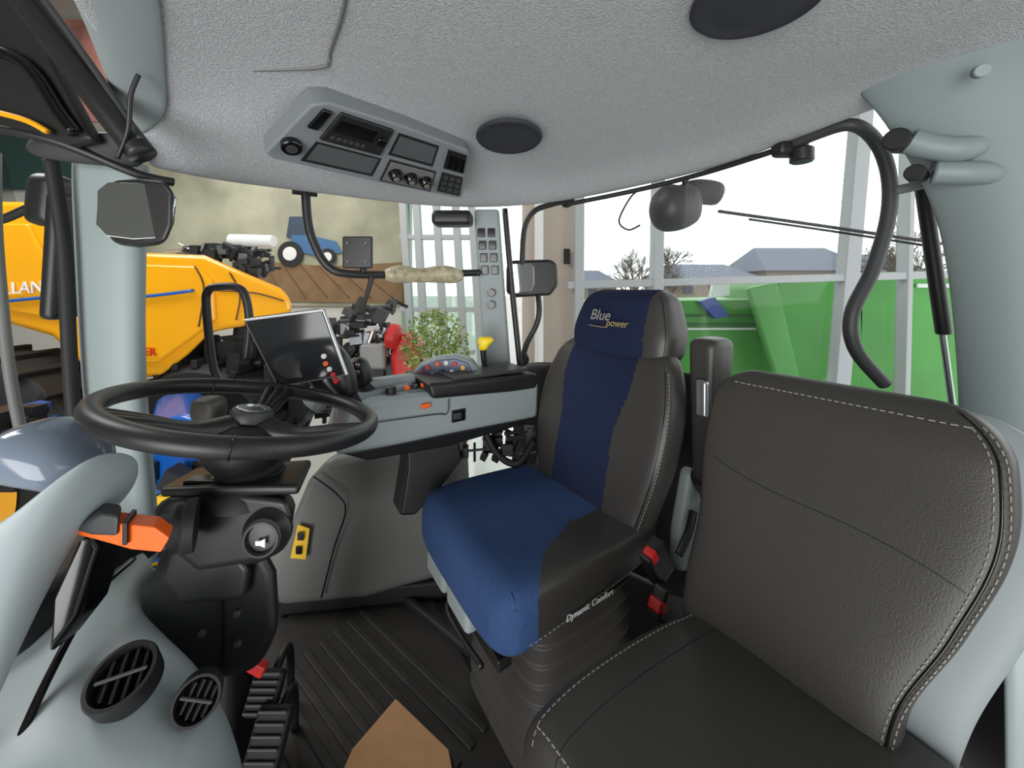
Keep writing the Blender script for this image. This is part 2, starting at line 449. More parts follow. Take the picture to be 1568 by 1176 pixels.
scn = grp('steering_column')
lathe('bellows_boot', (-.545, .80, -.425), (.02, -.02, 1), [(.085, 0), (.08, .02), (.064, .035), (.058, .045), (.061, .052), (.052, .06), (.056, .068), (.048, .075), (.05, .09)], RUB, scn)
prism('switch_housing', xz([(-.69, -.42), (-.655, -.395), (-.53, -.385), (-.425, -.40), (-.415, -.43), (-.425, -.49), (-.47, -.525), (-.60, -.545), (-.655, -.50)], .73), (-.075, .14, -.06), BLK, scn, .02)
prism('housing_top_plate', [(-.68, .74, -.405), (-.54, .72, -.39), (-.41, .74, -.40), (-.47, .90, -.42), (-.74, .90, -.44)], (0, 0, .02), BLK, scn, .008)
box('housing_logo', (-.61, .765, -.382), (.07, .03, .01), BLKG, scn, bev=.004)
prism('lower_shroud', xz([(-.69, -.5), (-.5, -.49), (-.463, -.56), (-.455, -.68), (-.50, -.765), (-.62, -.79), (-.72, -.72), (-.745, -.60), (-.71, -.56)], .76), (-.12, .16, -.10), BLK, scn, .03)
prism('shroud_front', xz([(-.66, -.50), (-.53, -.50), (-.50, -.54), (-.51, -.60), (-.64, -.61), (-.68, -.56)], .735), (-.03, .06, -.02), BLK, scn, .015)
box('pedestal', (-.72, .96, -1.0), (.12, .12, .42), BLK, scn, bev=.02)
tube('shroud_seam', [(-.575, .757, -.60), (-.57, .757, -.70), (-.575, .757, -.78)], .002, BLKG, scn)
for x, z in ((-.61, -.68), (-.54, -.70), (-.54, -.64)): cyl('screw', (x, .762, z), (x, .752, z), .007, DGR, scn)
lathe('horn_button', (-.463, .735, -.462), (.1, -1, .1), [(.042, 0), (.044, .012), (.036, .02), (.034, .03), (.026, .034), (.024, .028), (.01, .03)], BLK, scn)
lathe('horn_ring', (-.461, .713, -.462), (.1, -1, .1), [(.030, 0), (.031, .012), (.027, .013), (.026, .0)], DGR, scn)
prism('horn_icon', xz([(-.466, -.468), (-.466, -.460), (-.458, -.460), (-.449, -.456), (-.449, -.472), (-.458, -.468)], .70), (0, -.003, 0), WHT, scn, 0)
q_ = .90
def sq(L): return [tuple(Vector(p)*q_) for p in L]
lathe('stalk_boot', Vector((-.575, .70, -.43)), (-.8, -.5, .05), [(.045, 0), (.045, .015), (.036, .02), (.038, .03), (.028, .035), (.025, .055)], RUB, scn)
prism('stalk_orange', sq(xz([(-.665, -.395), (-.60, -.402), (-.575, -.42), (-.59, -.445), (-.64, -.440), (-.70, -.423), (-.742, -.413), (-.742, -.407)], .645)), (-.02, .03, 0), ORG, scn, .008)
prism('stalk_black', sq(xz([(-.742, -.403), (-.685, -.376), (-.655, -.380), (-.657, -.416), (-.70, -.414), (-.72, -.408)], .64)), (-.03, .034, 0), DGR, scn, .006)
prism('stalk_black_band', sq(xz([(-.648, -.390), (-.64, -.391), (-.640, -.428), (-.648, -.428)], .638)), (-.02, .036, 0), BLK, scn, .001)
FI = Fr((0, 0, 0), (1, 0))
ck = grp('column_lever_knob')
BRN = M('knob_brown_grey', (74, 70, 64), .45)
pad('knob', [(-.655, .83, -.30, .02, .02), (-.655, .83, -.265, .03, .024), (-.655, .83, -.235, .026, .022)], (1, 0, 0), (0, 1, 0), BRN, ck, FI, e=3.6, R=.012, MR=16, NR=24)
tube('knob_stem', [(-.65, .83, -.28), (-.63, .83, -.33), (-.60, .83, -.38)], .012, BLK, ck)

# ================================================================= LEFT DASH
ds = grp('dashboard_side_panel')
surf('panel_skin', [
    [(-.99, .84, -.66), (-.921, .85, -.609), (-.88, .9, -.59), (-.814, .88, -.631), (-.80, .9, -.8)],
    [(-.88, .66, -.66), (-.817, .7, -.618), (-.80, .78, -.61), (-.767, .8, -.70), (-.75, .82, -.85)],
    [(-.80, .55, -.66), (-.75, .6, -.62), (-.70, .68, -.63), (-.60, .73, -.67), (-.575, .76, -.9)],
    [(-.74, .47, -.68), (-.676, .52, -.63), (-.61, .6, -.625), (-.488, .66, -.672), (-.475, .7, -.95)],
    [(-.70, .42, -.72), (-.62, .46, -.67), (-.52, .52, -.66), (-.42, .58, -.705), (-.41, .62, -1.0)],
    [(-.70, .36, -.8), (-.60, .40, -.75), (-.50, .44, -.73), (-.39, .5, -.76), (-.38, .54, -1.05)]], DASH, ds, sub=3, solid=.012)
def vent(c, r, n, name, tilt):
    g = grp(name)
    B = basis(n); c = Vector(c); nn = Vector(n).normalized()
    lathe('bezel', c-nn*.03, n, [(r*1.0, 0), (r*1.04, .034), (r*1.0, .04), (r*.88, .04), (r*.84, .03), (r*.8, .012), (r*.3, .010)], BLK, g)
    R2 = Matrix.Rotation(tilt, 3, 'Z')
    for i in range(4):
        y = (-.5+.333*i)*r
        ln = 2*sqrt((.8*r)**2-y*y)*.95
        box('vane', c+B@R2@Vector((y, 0, -.004)), (.004, ln, .018), BLK, g, B@R2@Matrix.Rotation(.5, 3, 'Y'), .001)
    box('vane_bar', c+nn*.006, (r*1.5, .005, .005), DGR, g, B@R2, .002)
vent((-.596, .588, -.596), .042, (.12, -.45, .88), 'air_vent', .15)
vent((-.492, .60, -.642), .031, (.45, -.75, .45), 'air_vent', -.5)

hd = grp('instrument_hood')
surf('hood_skin', [
    [(-.74, .47, -.32), (-.683, .5, -.32), (-.641, .52, -.275), (-.608, .55, -.24), (-.618, .6, -.252), (-.63, .65, -.285)],
    [(-.74, .47, -.417), (-.683, .5, -.40), (-.659, .52, -.352), (-.635, .55, -.300), (-.622, .6, -.288), (-.64, .66, -.33)],
    [(-.74, .47, -.542), (-.70, .5, -.53), (-.68, .52, -.459), (-.662, .56, -.385), (-.640, .6, -.33), (-.67, .66, -.37)],
    [(-.76, .47, -.68), (-.72, .5, -.66), (-.70, .53, -.54), (-.695, .57, -.456), (-.70, .61, -.39), (-.72, .66, -.41)]], DASH, hd, sub=3, solid=.01)
prism('lens', [(-.74, .62, -.50), (-.705, .62, -.41), (-.69, .63, -.40), (-.685, .64, -.43), (-.70, .62, -.53), (-.73, .6, -.58)], (0, .05, 0), BLKG, hd, .008)
tube('panel_gap', [(-.79, .80, -.565), (-.76, .70, -.56), (-.72, .60, -.60), (-.69, .53, -.65), (-.66, .47, -.70)], .006, BLKG, hd)
pad('gauge_dome', [(-.80, .62, -.25, .07, .045), (-.72, .62, -.27, .06, .045), (-.66, .62, -.30, .04, .03)], (0, 1, 0), (0, 0, 1), M('gauge_dome_plastic', (120, 132, 148), .12), hd, FI, e=2.4, R=.05, MR=24, NR=32)
box('sill_block', (-1.0, .80, -.60), (.30, .3, .10), BLK, hd, bev=.03)

# ================================================================= DRIVER SEAT
F1 = Fr((.10, 1.15, 0), (-.841, -.541))
st_ = grp('driver_seat')
def w1(p):
    q = abs(p.y)/.25
    if p.z > -.72: p = p+Vector((0, 0, .022*q**3-.012*(1-min(1, q)**2)*max(0, 1-abs(p.x)/.25)))
    return p
def mfC(x, y, z):
    return 1 if (x > -.10-.10*(y+.1) and y < .11+(.5*x+.6*max(0, x-.15) if x > 0 else 0)) else 0
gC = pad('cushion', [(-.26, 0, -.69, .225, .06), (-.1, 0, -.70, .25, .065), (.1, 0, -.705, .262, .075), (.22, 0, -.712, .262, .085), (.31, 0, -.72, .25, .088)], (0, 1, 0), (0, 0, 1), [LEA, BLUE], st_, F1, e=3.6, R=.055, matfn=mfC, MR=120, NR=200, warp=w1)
def mfB(x, y, z):
    w = .115 + .03*max(0, min(1, (z+.42)/.12))
    return 1 if abs(y-.01) < w and x > -.32 and z > -.64 else 0
def w2(p):
    q = min(1.2, abs(p.y-.02)/.26)
    return p+Vector((.028*q**2.5, 0, 0))
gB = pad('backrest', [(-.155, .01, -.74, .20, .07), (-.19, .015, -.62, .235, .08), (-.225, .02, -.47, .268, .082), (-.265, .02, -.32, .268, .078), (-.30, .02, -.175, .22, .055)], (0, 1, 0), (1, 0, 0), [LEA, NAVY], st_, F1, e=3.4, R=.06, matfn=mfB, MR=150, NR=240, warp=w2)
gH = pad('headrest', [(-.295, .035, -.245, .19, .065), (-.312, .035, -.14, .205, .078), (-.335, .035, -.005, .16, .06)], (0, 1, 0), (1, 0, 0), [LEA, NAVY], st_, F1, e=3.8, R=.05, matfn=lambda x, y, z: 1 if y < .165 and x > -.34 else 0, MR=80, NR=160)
stitches('stitch_back', [gB(t/40, .33, .001) for t in range(4, 37)], STI, st_)
tube('seam_back', [gB(t/40, .45, .0) for t in range(4, 37)], .0016, BLKG, st_, n=2, seg=6)
stitches('stitch_cushion', [gC(t/60, -.18, .001) for t in range(6, 54)], STI, st_)
tube('seam_front', [gC(.93, .12+i*.04, -.0006) for i in range(12)], .0012, BLKG, st_, n=2, seg=6)
tube('headrest_seam', [gH(.12+.8*t/20, .5, 0) for t in range(21)], .0014, BLKG, st_, n=2, seg=6)
GOLD = M('embroidery_gold', (165, 145, 90), .7)
xa = F1.B@Vector((0, 1, 0))
text('embroidery_script', 'Blue', F1(-.226, -.045, -.105), xa, (0, 0, 1), .05, STI, st_, shear=.4)
text('embroidery_word', 'power', F1(-.224, .03, -.122), xa, (0, 0, 1), .033, GOLD, st_, shear=.3)
tube('embroidery_line', [F1(-.226, -.05, -.126), F1(-.224, .01, -.128), F1(-.224, .035, -.126)], .0015, GOLD, st_, seg=6)
xb = F1.B@Vector((-1, 0, 0))
text('side_lettering', 'Dynamic Comfort', F1(.15, .268, -.735), xb, (0, 0, 1), .020, WHT, st_, shear=.2)
box('seat_pan', F1(.02, -.02, -.80), (.5, .36, .04), BLK, st_, F1.B, .015)
for i in range(2): box('pan_front_cover', F1(.268, -.15+.15*i, -.825), (.05, .13, .065), PLG, st_, F1.B, .015)
prism('recline_cover', [F1(-.30, .26, -.50), F1(-.27, .26, -.50), F1(-.22, .26, -.66), F1(-.22, .26, -.76), F1(-.30, .26, -.78), F1(-.34, .26, -.66)], F1.B@Vector((0, .04, 0)), PLG, st_, .02)
tube('recline_handle', [F1(-.26, .31, -.60), F1(-.22, .32, -.64), F1(-.18, .32, -.68)], .010, BLK, st_)
vs = []; fs = []; NR_ = 40
rings = [(-1.2+.38*i/16, .20-(.02 if i % 2 else 0)-.02*(i/16), .19-(.02 if i % 2 else 0)) for i in range(17)]
for z, a, b in rings:
    for j in range(NR_):
        w = 2*pi*j/NR_; cx = math.copysign(abs(cos(w))**.35, cos(w)); sy = math.copysign(abs(sin(w))**.35, sin(w))
        vs.append(F1(-.01+a*cx, b*sy, z))
for i in range(len(rings)-1):
    for j in range(NR_): fs.append((i*NR_+j, i*NR_+(j+1) % NR_, (i+1)*NR_+(j+1) % NR_, (i+1)*NR_+j))
fs.append(tuple(range(NR_))); fs.append(tuple((len(rings)-1)*NR_+j for j in range(NR_)))
mk('suspension_bellows', vs, fs, M('bellows_grey', (56, 53, 50), .65), st_, bev=.006)
box('slide_rail', F1(.04, -.19, -.862), (.48, .03, .03), BLK, st_, F1.B, .004)
box('slide_rail_front', F1(.24, -.02, -.868), (.04, .36, .03), BLK, st_, F1.B, .006)
tube('slide_lever', [F1(.24, -.10, -.87), F1(.28, -.08, -.885), F1(.285, .0, -.89), (F1(.28, .12, -.885))], .007, BLK, st_)
pad('armrest', [(-.30, .325, -.56, .03, .028), (-.305, .325, -.40, .035, .036), (-.32, .325, -.17, .042, .055), (-.32, .325, -.135, .040, .052)], (0, 1, 0), (1, 0, 0), LEA, st_, F1, e=3.6, R=.025, MR=50, NR=60)
box('armrest_bracket', F1(-.262, .335, -.29), (.025, .035, .10), SIL, st_, F1.B, .01)
cyl('armrest_pivot', F1(-.30, .29, -.52), F1(-.30, .37, -.52), .03, BLK, st_)
sb = grp('seat_belt_buckle')
Bq = F1.B@Matrix.Rotation(.5, 3, 'Y')
box('buckle_housing', F1(-.12, .30, -.685), (.07, .035, .10), BLK, sb, Bq, .008)
box('release_button', F1(-.09, .305, -.655), (.022, .03, .03), RED, sb, Bq, .005)
sb2 = grp('seat_belt_buckle')
Bq = F1.B@Matrix.Rotation(1.0, 3, 'Y')
box('buckle_housing', F1(-.12, .335, -.77), (.07, .04, .12), BLK, sb2, Bq, .008)
box('release_button', F1(-.07, .34, -.745), (.026, .034, .035), RED, sb2, Bq, .005)
tube('belt_strap', [F1(-.14, .335, -.80), F1(-.22, .34, -.84), F1(-.30, .34, -.86)], .012, RUB, sb2)

# ================================================================= INSTRUCTOR SEAT
F2 = Fr((.39, .575, 0), (-.841, -.541))
is_ = grp('instructor_seat')
def w3(p):
    q = min(1.2, abs(p.y)/.22)
    return p+Vector((.012*q**3, 0, 0))
gI = pad('backrest', [(-.12, -.055, -.74, .16, .045), (-.15, -.05, -.61, .168, .047), (-.19, -.022, -.48, .19, .048), (-.23, -.008, -.34, .215, .048), (-.27, -.008, -.18, .205, .04)], (0, 1, 0), (1, 0, 0), LEA2, is_, F2, e=4, R=.075, MR=90, NR=110, warp=w3)
gJ = pad('cushion', [(-.20, 0, -.71, .19, .05), (0, 0, -.70, .22, .055), (.2, 0, -.695, .225, .06), (.335, 0, -.70, .21, .06)], (0, 1, 0), (0, 0, 1), LEA2, is_, F2, e=3.6, R=.055, MR=80, NR=110)
pad('back_shell', [(-.19, -.03, -.78, .17, .03), (-.21, -.02, -.62, .19, .03), (-.25, .0, -.48, .215, .03), (-.285, .012, -.34, .24, .03), (-.32, .012, -.20, .21, .02)], (0, 1, 0), (1, 0, 0), PLG, is_, F2, e=4, R=.07, MR=60, NR=80)
stitches('stitch_edge', [gI(t/60, .62, .001) for t in range(3, 59)], STI, is_, r=.0007)
stitches('stitch_edge_outer', [gI(t/60, .36, .001) for t in range(3, 59)], STI, is_, r=.0007)
stitches('stitch_top', [gI(.955, .62+i*.06, .001) for i in range(32)], STI, is_)
tube('edge_piping', [gI(t/60, .5, 0) for t in range(2, 60)], .0022, BLKG, is_, n=2, seg=6)
tube('back_seam', [gI(.60-.10*i/20+.08, 2.4-1.75*i/20, -.0008) for i in range(21)], .0012, BLK, is_, n=2, seg=6)
stitches('stitch_cushion_far', [gJ(t/60, 2.5, .001) for t in range(2, 59)], STI, is_)
stitches('stitch_cushion_front', [gJ(.93, 2.5-i*.06, .001) for i in range(30)], STI, is_)
tube('cushion_seam', [gJ(t/60, 2.05, -.0007) for t in range(2, 59)], .0013, BLK, is_, n=2, seg=6)
box('seat_base', F2(.02, 0, -.81), (.42, .36, .12), BLK, is_, F2.B, .02)
box('seat_pedestal', F2(-.05, 0, -1.03), (.3, .3, .34), BLK, is_, F2.B, .02)
box('hinge', F2(-.2, .12, -.80), (.10, .04, .10), PLG, is_, F2.B, .01)
fp = grp('wheel_arch_panel')
surf('arch_skin', [[(.80, .62, -.42), (.88, .6, -.40), (1.0, .55, -.40)], [(.76, .60, -.52), (.84, .56, -.50), (.96, .5, -.5)], [(.74, .58, -.66), (.82, .54, -.66), (.95, .48, -.66)], [(.74, .58, -1.2), (.82, .54, -1.2), (.95, .48, -1.2)]], DASH, fp, sub=2, solid=.02)

# ================================================================= RIGHT CONSOLE
rc = grp('armrest_console')
rv = Vector((-.108, .168, 0))*1.15
prism('body', [(-.46, 1.075, -.35), (-.40, 1.12, -.325), (-.25, 1.22, -.335), (.105, 1.45, -.355), (.10, 1.45, -.49), (-.21, 1.26, -.485), (-.36, 1.15, -.478), (-.488, 1.06, -.468)], rv, PLG, rc, .018)
tube('body_seam', [(-.45, 1.072, -.385), (-.25, 1.212, -.40), (-.21, 1.24, -.405), (-.205, 1.243, -.36)], .0018, DGR, rc, seg=6)
prism('underside', [(-.48, 1.07, -.462), (-.21, 1.262, -.478), (.09, 1.452, -.486), (.05, 1.45, -.515), (-.21, 1.27, -.525), (-.42, 1.12, -.505)], rv, BLK, rc, .008)
prism('pad', [(-.262, 1.20, -.30), (.098, 1.43, -.318), (.098, 1.43, -.375), (.0, 1.365, -.372), (-.25, 1.205, -.352)], rv*1.1, BLK, rc, .016)
box('pad_hatch', Vector((-.10, 1.40, -.303)), (.3, .13, .012), DGR, rc, F1.B, .004)
box('socket', (-.178, 1.268, -.42), (.05, .012, .04), BLKG, rc, F1.B, .003)
box('socket_inner', (-.180, 1.262, -.42), (.028, .012, .022), DGR, rc, F1.B, .003)
box('orange_switch', (-.27, 1.20, -.368), (.03, .012, .014), ORG, rc, F1.B, .004)
box('red_switch', (-.415, 1.09, -.365), (.022, .015, .03), RED, rc, F1.B, .005)
gcl = [(-.37, -.375), (-.37, -.32), (-.335, -.275), (-.27, -.25), (-.20, -.243), (-.145, -.262), (-.115, -.31), (-.11, -.36)]
prism('gauge_housing', xz(gcl, 1.38), (0, .07, 0), PLG, rc, .012)
cen = Vector((-.24, -.315))
def shr(k_): return [tuple(cen+(Vector(p)-cen)*k_) for p in gcl]
prism('gauge_face', xz(shr(.86), 1.374), (0, .008, 0), M('gauge_face_blue', (70, 84, 115), .3), rc, .003)
for i, (x, z, mm) in enumerate([(-.325, -.305, RED), (-.30, -.285, RED), (-.265, -.272, ORG), (-.235, -.268, WHT), (-.32, -.335, RED), (-.205, -.272, RED), (-.175, -.285, YEL), (-.215, -.30, WHT), (-.15, -.315, RED), (-.18, -.318, WHT), (-.285, -.31, WHT)]):
    cyl('gauge_button', (x, 1.376, z), (x, 1.366, z), .0085, mm, rc, seg=14)
for x, z in ((-.25, -.305), (-.195, -.335), (-.285, -.34)): cyl('gauge_dial', (x, 1.376, z), (x, 1.37, z), .014, BLKG, rc, seg=18)
prism('control_tray', [(-.50, 1.10, -.352), (-.34, 1.25, -.34), (-.30, 1.42, -.335), (-.55, 1.25, -.35)], (0, 0, .03), PLG, rc, .01)
tube('tray_rim', [(-.56, 1.12, -.345), (-.62, 1.18, -.33), (-.58, 1.28, -.31), (-.50, 1.32, -.30)], .02, PLG, rc)
box('tray_arm', (-.40, 1.26, -.305), (.16, .05, .03), PLG, rc, Matrix.Rotation(.6, 3, 'Z'), .01)
for i in range(4): box('tray_button', (-.335+.022*i, 1.225+.016*i, -.318), (.014, .02, .012), BLKG if i % 2 else ORG, rc, F1.B, .003)
cyl('tray_dial', (-.375, 1.19, -.33), (-.375, 1.19, -.305), .016, BLK, rc)
js = grp('joystick')
pad('grip', [(-.455, 1.08, -.31, .018, .022), (-.475, 1.08, -.26, .033, .03), (-.50, 1.08, -.20, .036, .03), (-.525, 1.08, -.155, .024, .02)], (1, 0, .3), (0, 1, 0), BLK, js, FI, e=2.5, R=.02, MR=30, NR=36)
prism('grip_face', xz([(-.53, -.17), (-.50, -.165), (-.475, -.21), (-.465, -.25), (-.485, -.265), (-.505, -.22)], 1.047), (0, .008, 0), MIDG, js, .003)
for x, z, mm in ((-.51, -.185, WHT), (-.505, -.205, ORG), (-.485, -.235, RED), (-.495, -.22, WHT), (-.478, -.252, RED)): cyl('grip_button', (x, 1.049, z), (x, 1.038, z), .007, mm, js, seg=12)
tube('stem', [(-.45, 1.08, -.30), (-.44, 1.10, -.345)], .016, RUB, js)
js2 = grp('joystick')
pad('grip', [(-.46, 1.2, -.31, .02, .02), (-.475, 1.2, -.27, .035, .03), (-.495, 1.2, -.22, .035, .03)], (1, 0, .2), (0, 1, 0), BLK, js2, FI, e=2.8, R=.02, MR=24, NR=30)
for i in range(6): cyl('grip_button', (-.505+.018*(i % 3), 1.168, -.235-.02*(i//3)), (-.505+.018*(i % 3), 1.16, -.235-.02*(i//3)), .006, [WHT, ORG, SIL][i % 3], js2, seg=12)
lathe('boot', (-.455, 1.2, -.35), (-.1, 0, 1), [(.05, 0), (.045, .015), (.03, .03), (.018, .05)], RUB, js2)
yk = grp('lever_knob')
tube('lever', [(-.09, 1.48, -.34), (-.105, 1.46, -.28), (-.11, 1.45, -.22)], [.018, .012, .012], BLK, yk)
pad('knob', [(-.11, 1.45, -.235, .014, .014), (-.105, 1.45, -.215, .02, .02), (-.10, 1.45, -.20, .03, .02), (-.10, 1.45, -.185, .026, .018)], (1, 0, 0), (0, 1, 0), YKN, yk, FI, e=2.8, R=.008, MR=16, NR=24)
mt = grp('console_mount')
prism('bracket', [(-.36, 1.30, -.50), (-.19, 1.36, -.50), (-.17, 1.34, -.60), (-.24, 1.3, -.68), (-.32, 1.28, -.76), (-.37, 1.26, -.75), (-.35, 1.28, -.60)], (-.05, .08, 0), BLK, mt, .012)
clutter('linkage', (-.18, 1.38, -.64), (.08, 1.5, -.52), 40, [BLK, DKM, BLK], mt, .012, .04, 5)
tube('hose', [(-.10, 1.4, -.52), (-.05, 1.38, -.60), (.02, 1.36, -.62), (.08, 1.4, -.56)], .012, RUB, mt)

# monitor
mo = grp('display_monitor')
q = [(-.735, -.085), (-.512, -.056), (-.446, -.24), (-.64, -.272)]
cq = Vector((sum(a for a, b in q)/4, sum(b for a, b in q)/4))
prism('housing', xz(q, 1.05), (-.03, .04, 0), BLK, mo, .01)
prism('bezel', xz([tuple(cq+(Vector(p)-cq)*.99) for p in q], 1.046), (0, .01, 0), SIL, mo, .004)
prism('screen', xz([tuple(cq+(Vector(p)-cq)*.94) for p in q], 1.043), (0, .006, 0), SCR, mo, .002)
tube('stand', [(-.60, 1.09, -.2), (-.58, 1.14, -.28), (-.55, 1.18, -.34)], .018, BLK, mo)

gr = grp('grab_rail')
tube('rail', [(-.90, 1.2, -.32), (-.935, 1.2, -.24), (-.955, 1.2, -.06), (-.95, 1.2, -.01), (-.92, 1.2, .004), (-.86, 1.2, .002), (-.832, 1.2, -.03), (-.82, 1.2, -.12), (-.83, 1.2, -.22)], .012, BLK, gr)

ba = grp('monitor_bracket_arm')
tube('arm', [(-.678, 1.26, .33), (-.675, 1.27, .22), (-.66, 1.28, .15), (-.62, 1.29, .075), (-.5525, 1.31, .048), (-.35, 1.42, .05), (-.134, 1.56, .062)], .014, BLK, ba)
tube('arm_foot', [(-.71, 1.24, .315), (-.65, 1.28, .315)], .012, BLK, ba)
tube('plastic_wrap', [(-.45, 1.36, .045), (-.43, 1.37, .047), (-.40, 1.39, .05), (-.34, 1.42, .047), (-.27, 1.47, .053), (-.22, 1.5, .05), (-.20, 1.515, .055)], [.018, .028, .033, .026, .034, .03, .018], WRAP, ba)
box('plate', (-.506, 1.26, .117), (.098, .012, .105), BLK, ba, bev=.008)
for i in (-1, 1):
    for j in (-1, 1): cyl('plate_hole', (-.506+.03*i, 1.254, .117+.03*j), (-.506+.03*i, 1.25, .117+.03*j), .004, MIDG, ba, seg=10)
tube('plate_stem', [(-.506, 1.28, .12), (-.50, 1.3, .05)], .012, BLK, ba)
tube('drop_arm', [(-.485, 1.33, .04), (-.50, 1.32, -.03), (-.52, 1.31, -.09)], [.01, .007, .012], BLK, ba)

# storage box
bx = grp('storage_cover_box')
prism('cover', [(-.90, 1.40, -1.10), (-.83, 1.40, -.88), (-.77, 1.42, -.72), (-.70, 1.45, -.64), (-.34, 1.5, -.60), (-.26, 1.5, -.70), (-.24, 1.5, -1.13), (-.55, 1.42, -1.16), (-.86, 1.38, -1.16)], (.06, .30, .0), BOXG, bx, .06, 6)
tube('cover_seam', [(-.73, 1.408, -.69), (-.64, 1.41, -.76), (-.612, 1.41, -.82), (-.65, 1.402, -.95), (-.69, 1.39, -1.12)], .003, BLKG, bx)
prism('base_shade_strip', [(-.86, 1.40, -1.2), (-.86, 1.40, -1.13), (-.24, 1.48, -1.13), (-.24, 1.48, -1.2)], (.05, .2, 0), RUB, bx, .01)  # black strip standing in for the shadow at the foot of the cover
prism('warning_label', [(-.80, 1.386, -.975), (-.745, 1.386, -.98), (-.735, 1.393, -.875), (-.778, 1.393, -.86)], (0, .004, 0), LABEL, bx, 0)
for i in range(2): box('label_mark', (-.768+.006*i, 1.384, -.945+.05*i), (.022, .004, .028), BLKG, bx, bev=.001)

for i, (c, s) in enumerate([((-.61, .95, -1.0), (.075, .03, .085)), ((-.562, .885, -1.045), (.08, .03, .12))]):
    g = grp('pedal')
    B = Matrix.Rotation(-.7, 3, 'X')
    box('pad', c, s, RUB, g, B, .01)
    for j in range(6): box('tread', Vector(c)+B@Vector((0, -.018, (-.4+.16*j)*s[2])), (s[0]*.85, .006, .006), DGR, g, B, .002)
    tube('arm', [Vector(c)+Vector((0, .02, 0)), Vector(c)+Vector((.0, .10, .02)), (c[0]-.03, c[1]+.16, -1.2)], .010, BLK, g)
rt = grp('pedal_release_tab')
box('tab', (-.60, .90, -.885), (.05, .02, .03), RED, rt, Matrix.Rotation(.5, 3, 'Y'), .005)

# ================================================================= MIRRORS / OUTSIDE FITTINGS
im = grp('side_mirror')
ou = [(-.07, .0), (-.072, .045), (-.055, .068), (0, .072), (.055, .068), (.072, .04), (.07, -.03), (.055, -.065), (0, -.072), (-.05, -.066), (-.07, -.04)]
prism('housing', [(-.776+a, .80, .159+b) for a, b in ou], (-.04, .04, .0), BLK, im, .012)
prism('glass', [(-.776+a*.82, .792+a*.30+b*.06, .159+b*.82) for a, b in ou], (.0, .006, 0), MIR, im, .001)
tube('mount', [(-.79, .84, .17), (-.87, .88, .22)], .012, BLK, im)
om = grp('exterior_mirror')
box('housing', (-1.285, 1.1, .09), (.045, .08, .36), BLK, om, Matrix.Rotation(.06, 3, 'Y'), .018)
box('housing_upper', (-1.32, 1.1, .25), (.09, .08, .15), BLK, om, Matrix.Rotation(.1, 3, 'Y'), .03)
tube('arm', [(-1.34, 1.1, .25), (-1.45, 1.1, .2), (-1.5, 1.1, .19)], .012, BLK, om)
rm = grp('exterior_mirror')
ou2 = [(-.12, -.07), (-.12, .06), (-.10, .085), (.09, .09), (.12, .07), (.125, -.03), (.09, -.08), (-.08, -.09)]
prism('housing', [(.093+a, 1.8, .045+b) for a, b in ou2], (0, .07, 0), BLK, rm, .02)
prism('glass', [(.045+a*.48, 1.792, .045+b*.8) for a, b in ou2], (0, .01, 0), MIR, rm, .003)
tube('arm', [(.26, 1.8, .41), (.18, 1.8, .39), (.105, 1.8, .36), (.06, 1.8, .285), (.048, 1.8, .13), (.05, 1.83, .05)], .013, BLK, rm)
tube('lower_arm', [(.12, 1.83, .0), (.128, 1.8, -.10), (.115, 1.8, -.17), (.07, 1.8, -.26), (.05, 1.8, -.33)], .013, BLK, rm)
for p in ((.26, 1.8, .41), (.05, 1.8, -.33)): cyl('clamp', Vector(p)+Vector((0, -.03, 0)), Vector(p)+Vector((0, .03, 0)), .03, BLK, rm)

gb = grp('window_grab_bar')
tube('upper_bar', [(.213, 1.6, .345), (.483, 1.45, .372), (.66, 1.30, .392), (.81, 1.12, .415)], .009, BLK, gb)
tube('hoop', [(.80, 1.13, .41), (.84, 1.06, .425), (.883, 1.0, .425), (.945, 1.0, .385), (.98, 1.0, .30), (.98, 1.0, .19), (.94, 1.0, .05), (.885, 1.0, -.067), (.895, 1.0, -.16), (.97, 1.0, -.25)], .0165, DGR, gb)
box('clamp', (.81, 1.12, .405), (.09, .05, .045), BLK, gb, bev=.015)
cyl('clamp_knob', (.83, 1.10, .36), (.83, 1.10, .40), .03, BLK, gb)
tube('link', [(.98, 1.0, .25), (1.03, .97, .26), (1.05, .93, .27)], .012, MIDG, gb)

gs = grp('gas_strut')
cyl('cylinder', (1.07, 1.0, .26), (1.125, 1.0, -.12), .016, BLK, gs)
cyl('rod', (1.12, 1.0, -.11), (1.15, 1.0, -.33), .007, SIL, gs)

wkl = grp('work_lamp')
tube('body', [(.585, 1.62, .335), (.60, 1.62, .335), (.64, 1.62, .335), (.70, 1.62, .34), (.76, 1.62, .36), (.79, 1.62, .365)], [.01, .06, .095, .095, .075, .02], DGR, wkl, n=8, seg=28)
tube('rear_housing', [(.70, 1.63, .40), (.715, 1.63, .40), (.78, 1.63, .41), (.87, 1.63, .40), (.89, 1.63, .395)], [.01, .035, .05, .048, .012], DGR, wkl, n=8, seg=24)
tube('bracket', [(.74, 1.62, .40), (.72, 1.60, .46)], .014, BLK, wkl)
tube('cable', [(.56, 1.65, .43), (.51, 1.65, .39), (.46, 1.65, .29), (.50, 1.65, .25), (.55, 1.65, .27)], .004, BLK, wkl)
wp = grp('window_wiper')
tube('arm', [(.86, 1.6, .32), (1.333, 1.6, .253), (1.79, 1.6, .185)], .007, BLK, wp)
tube('blade', [(1.0, 1.62, .29), (1.4, 1.62, .232), (1.75, 1.62, .178)], .005, RUB, wp)

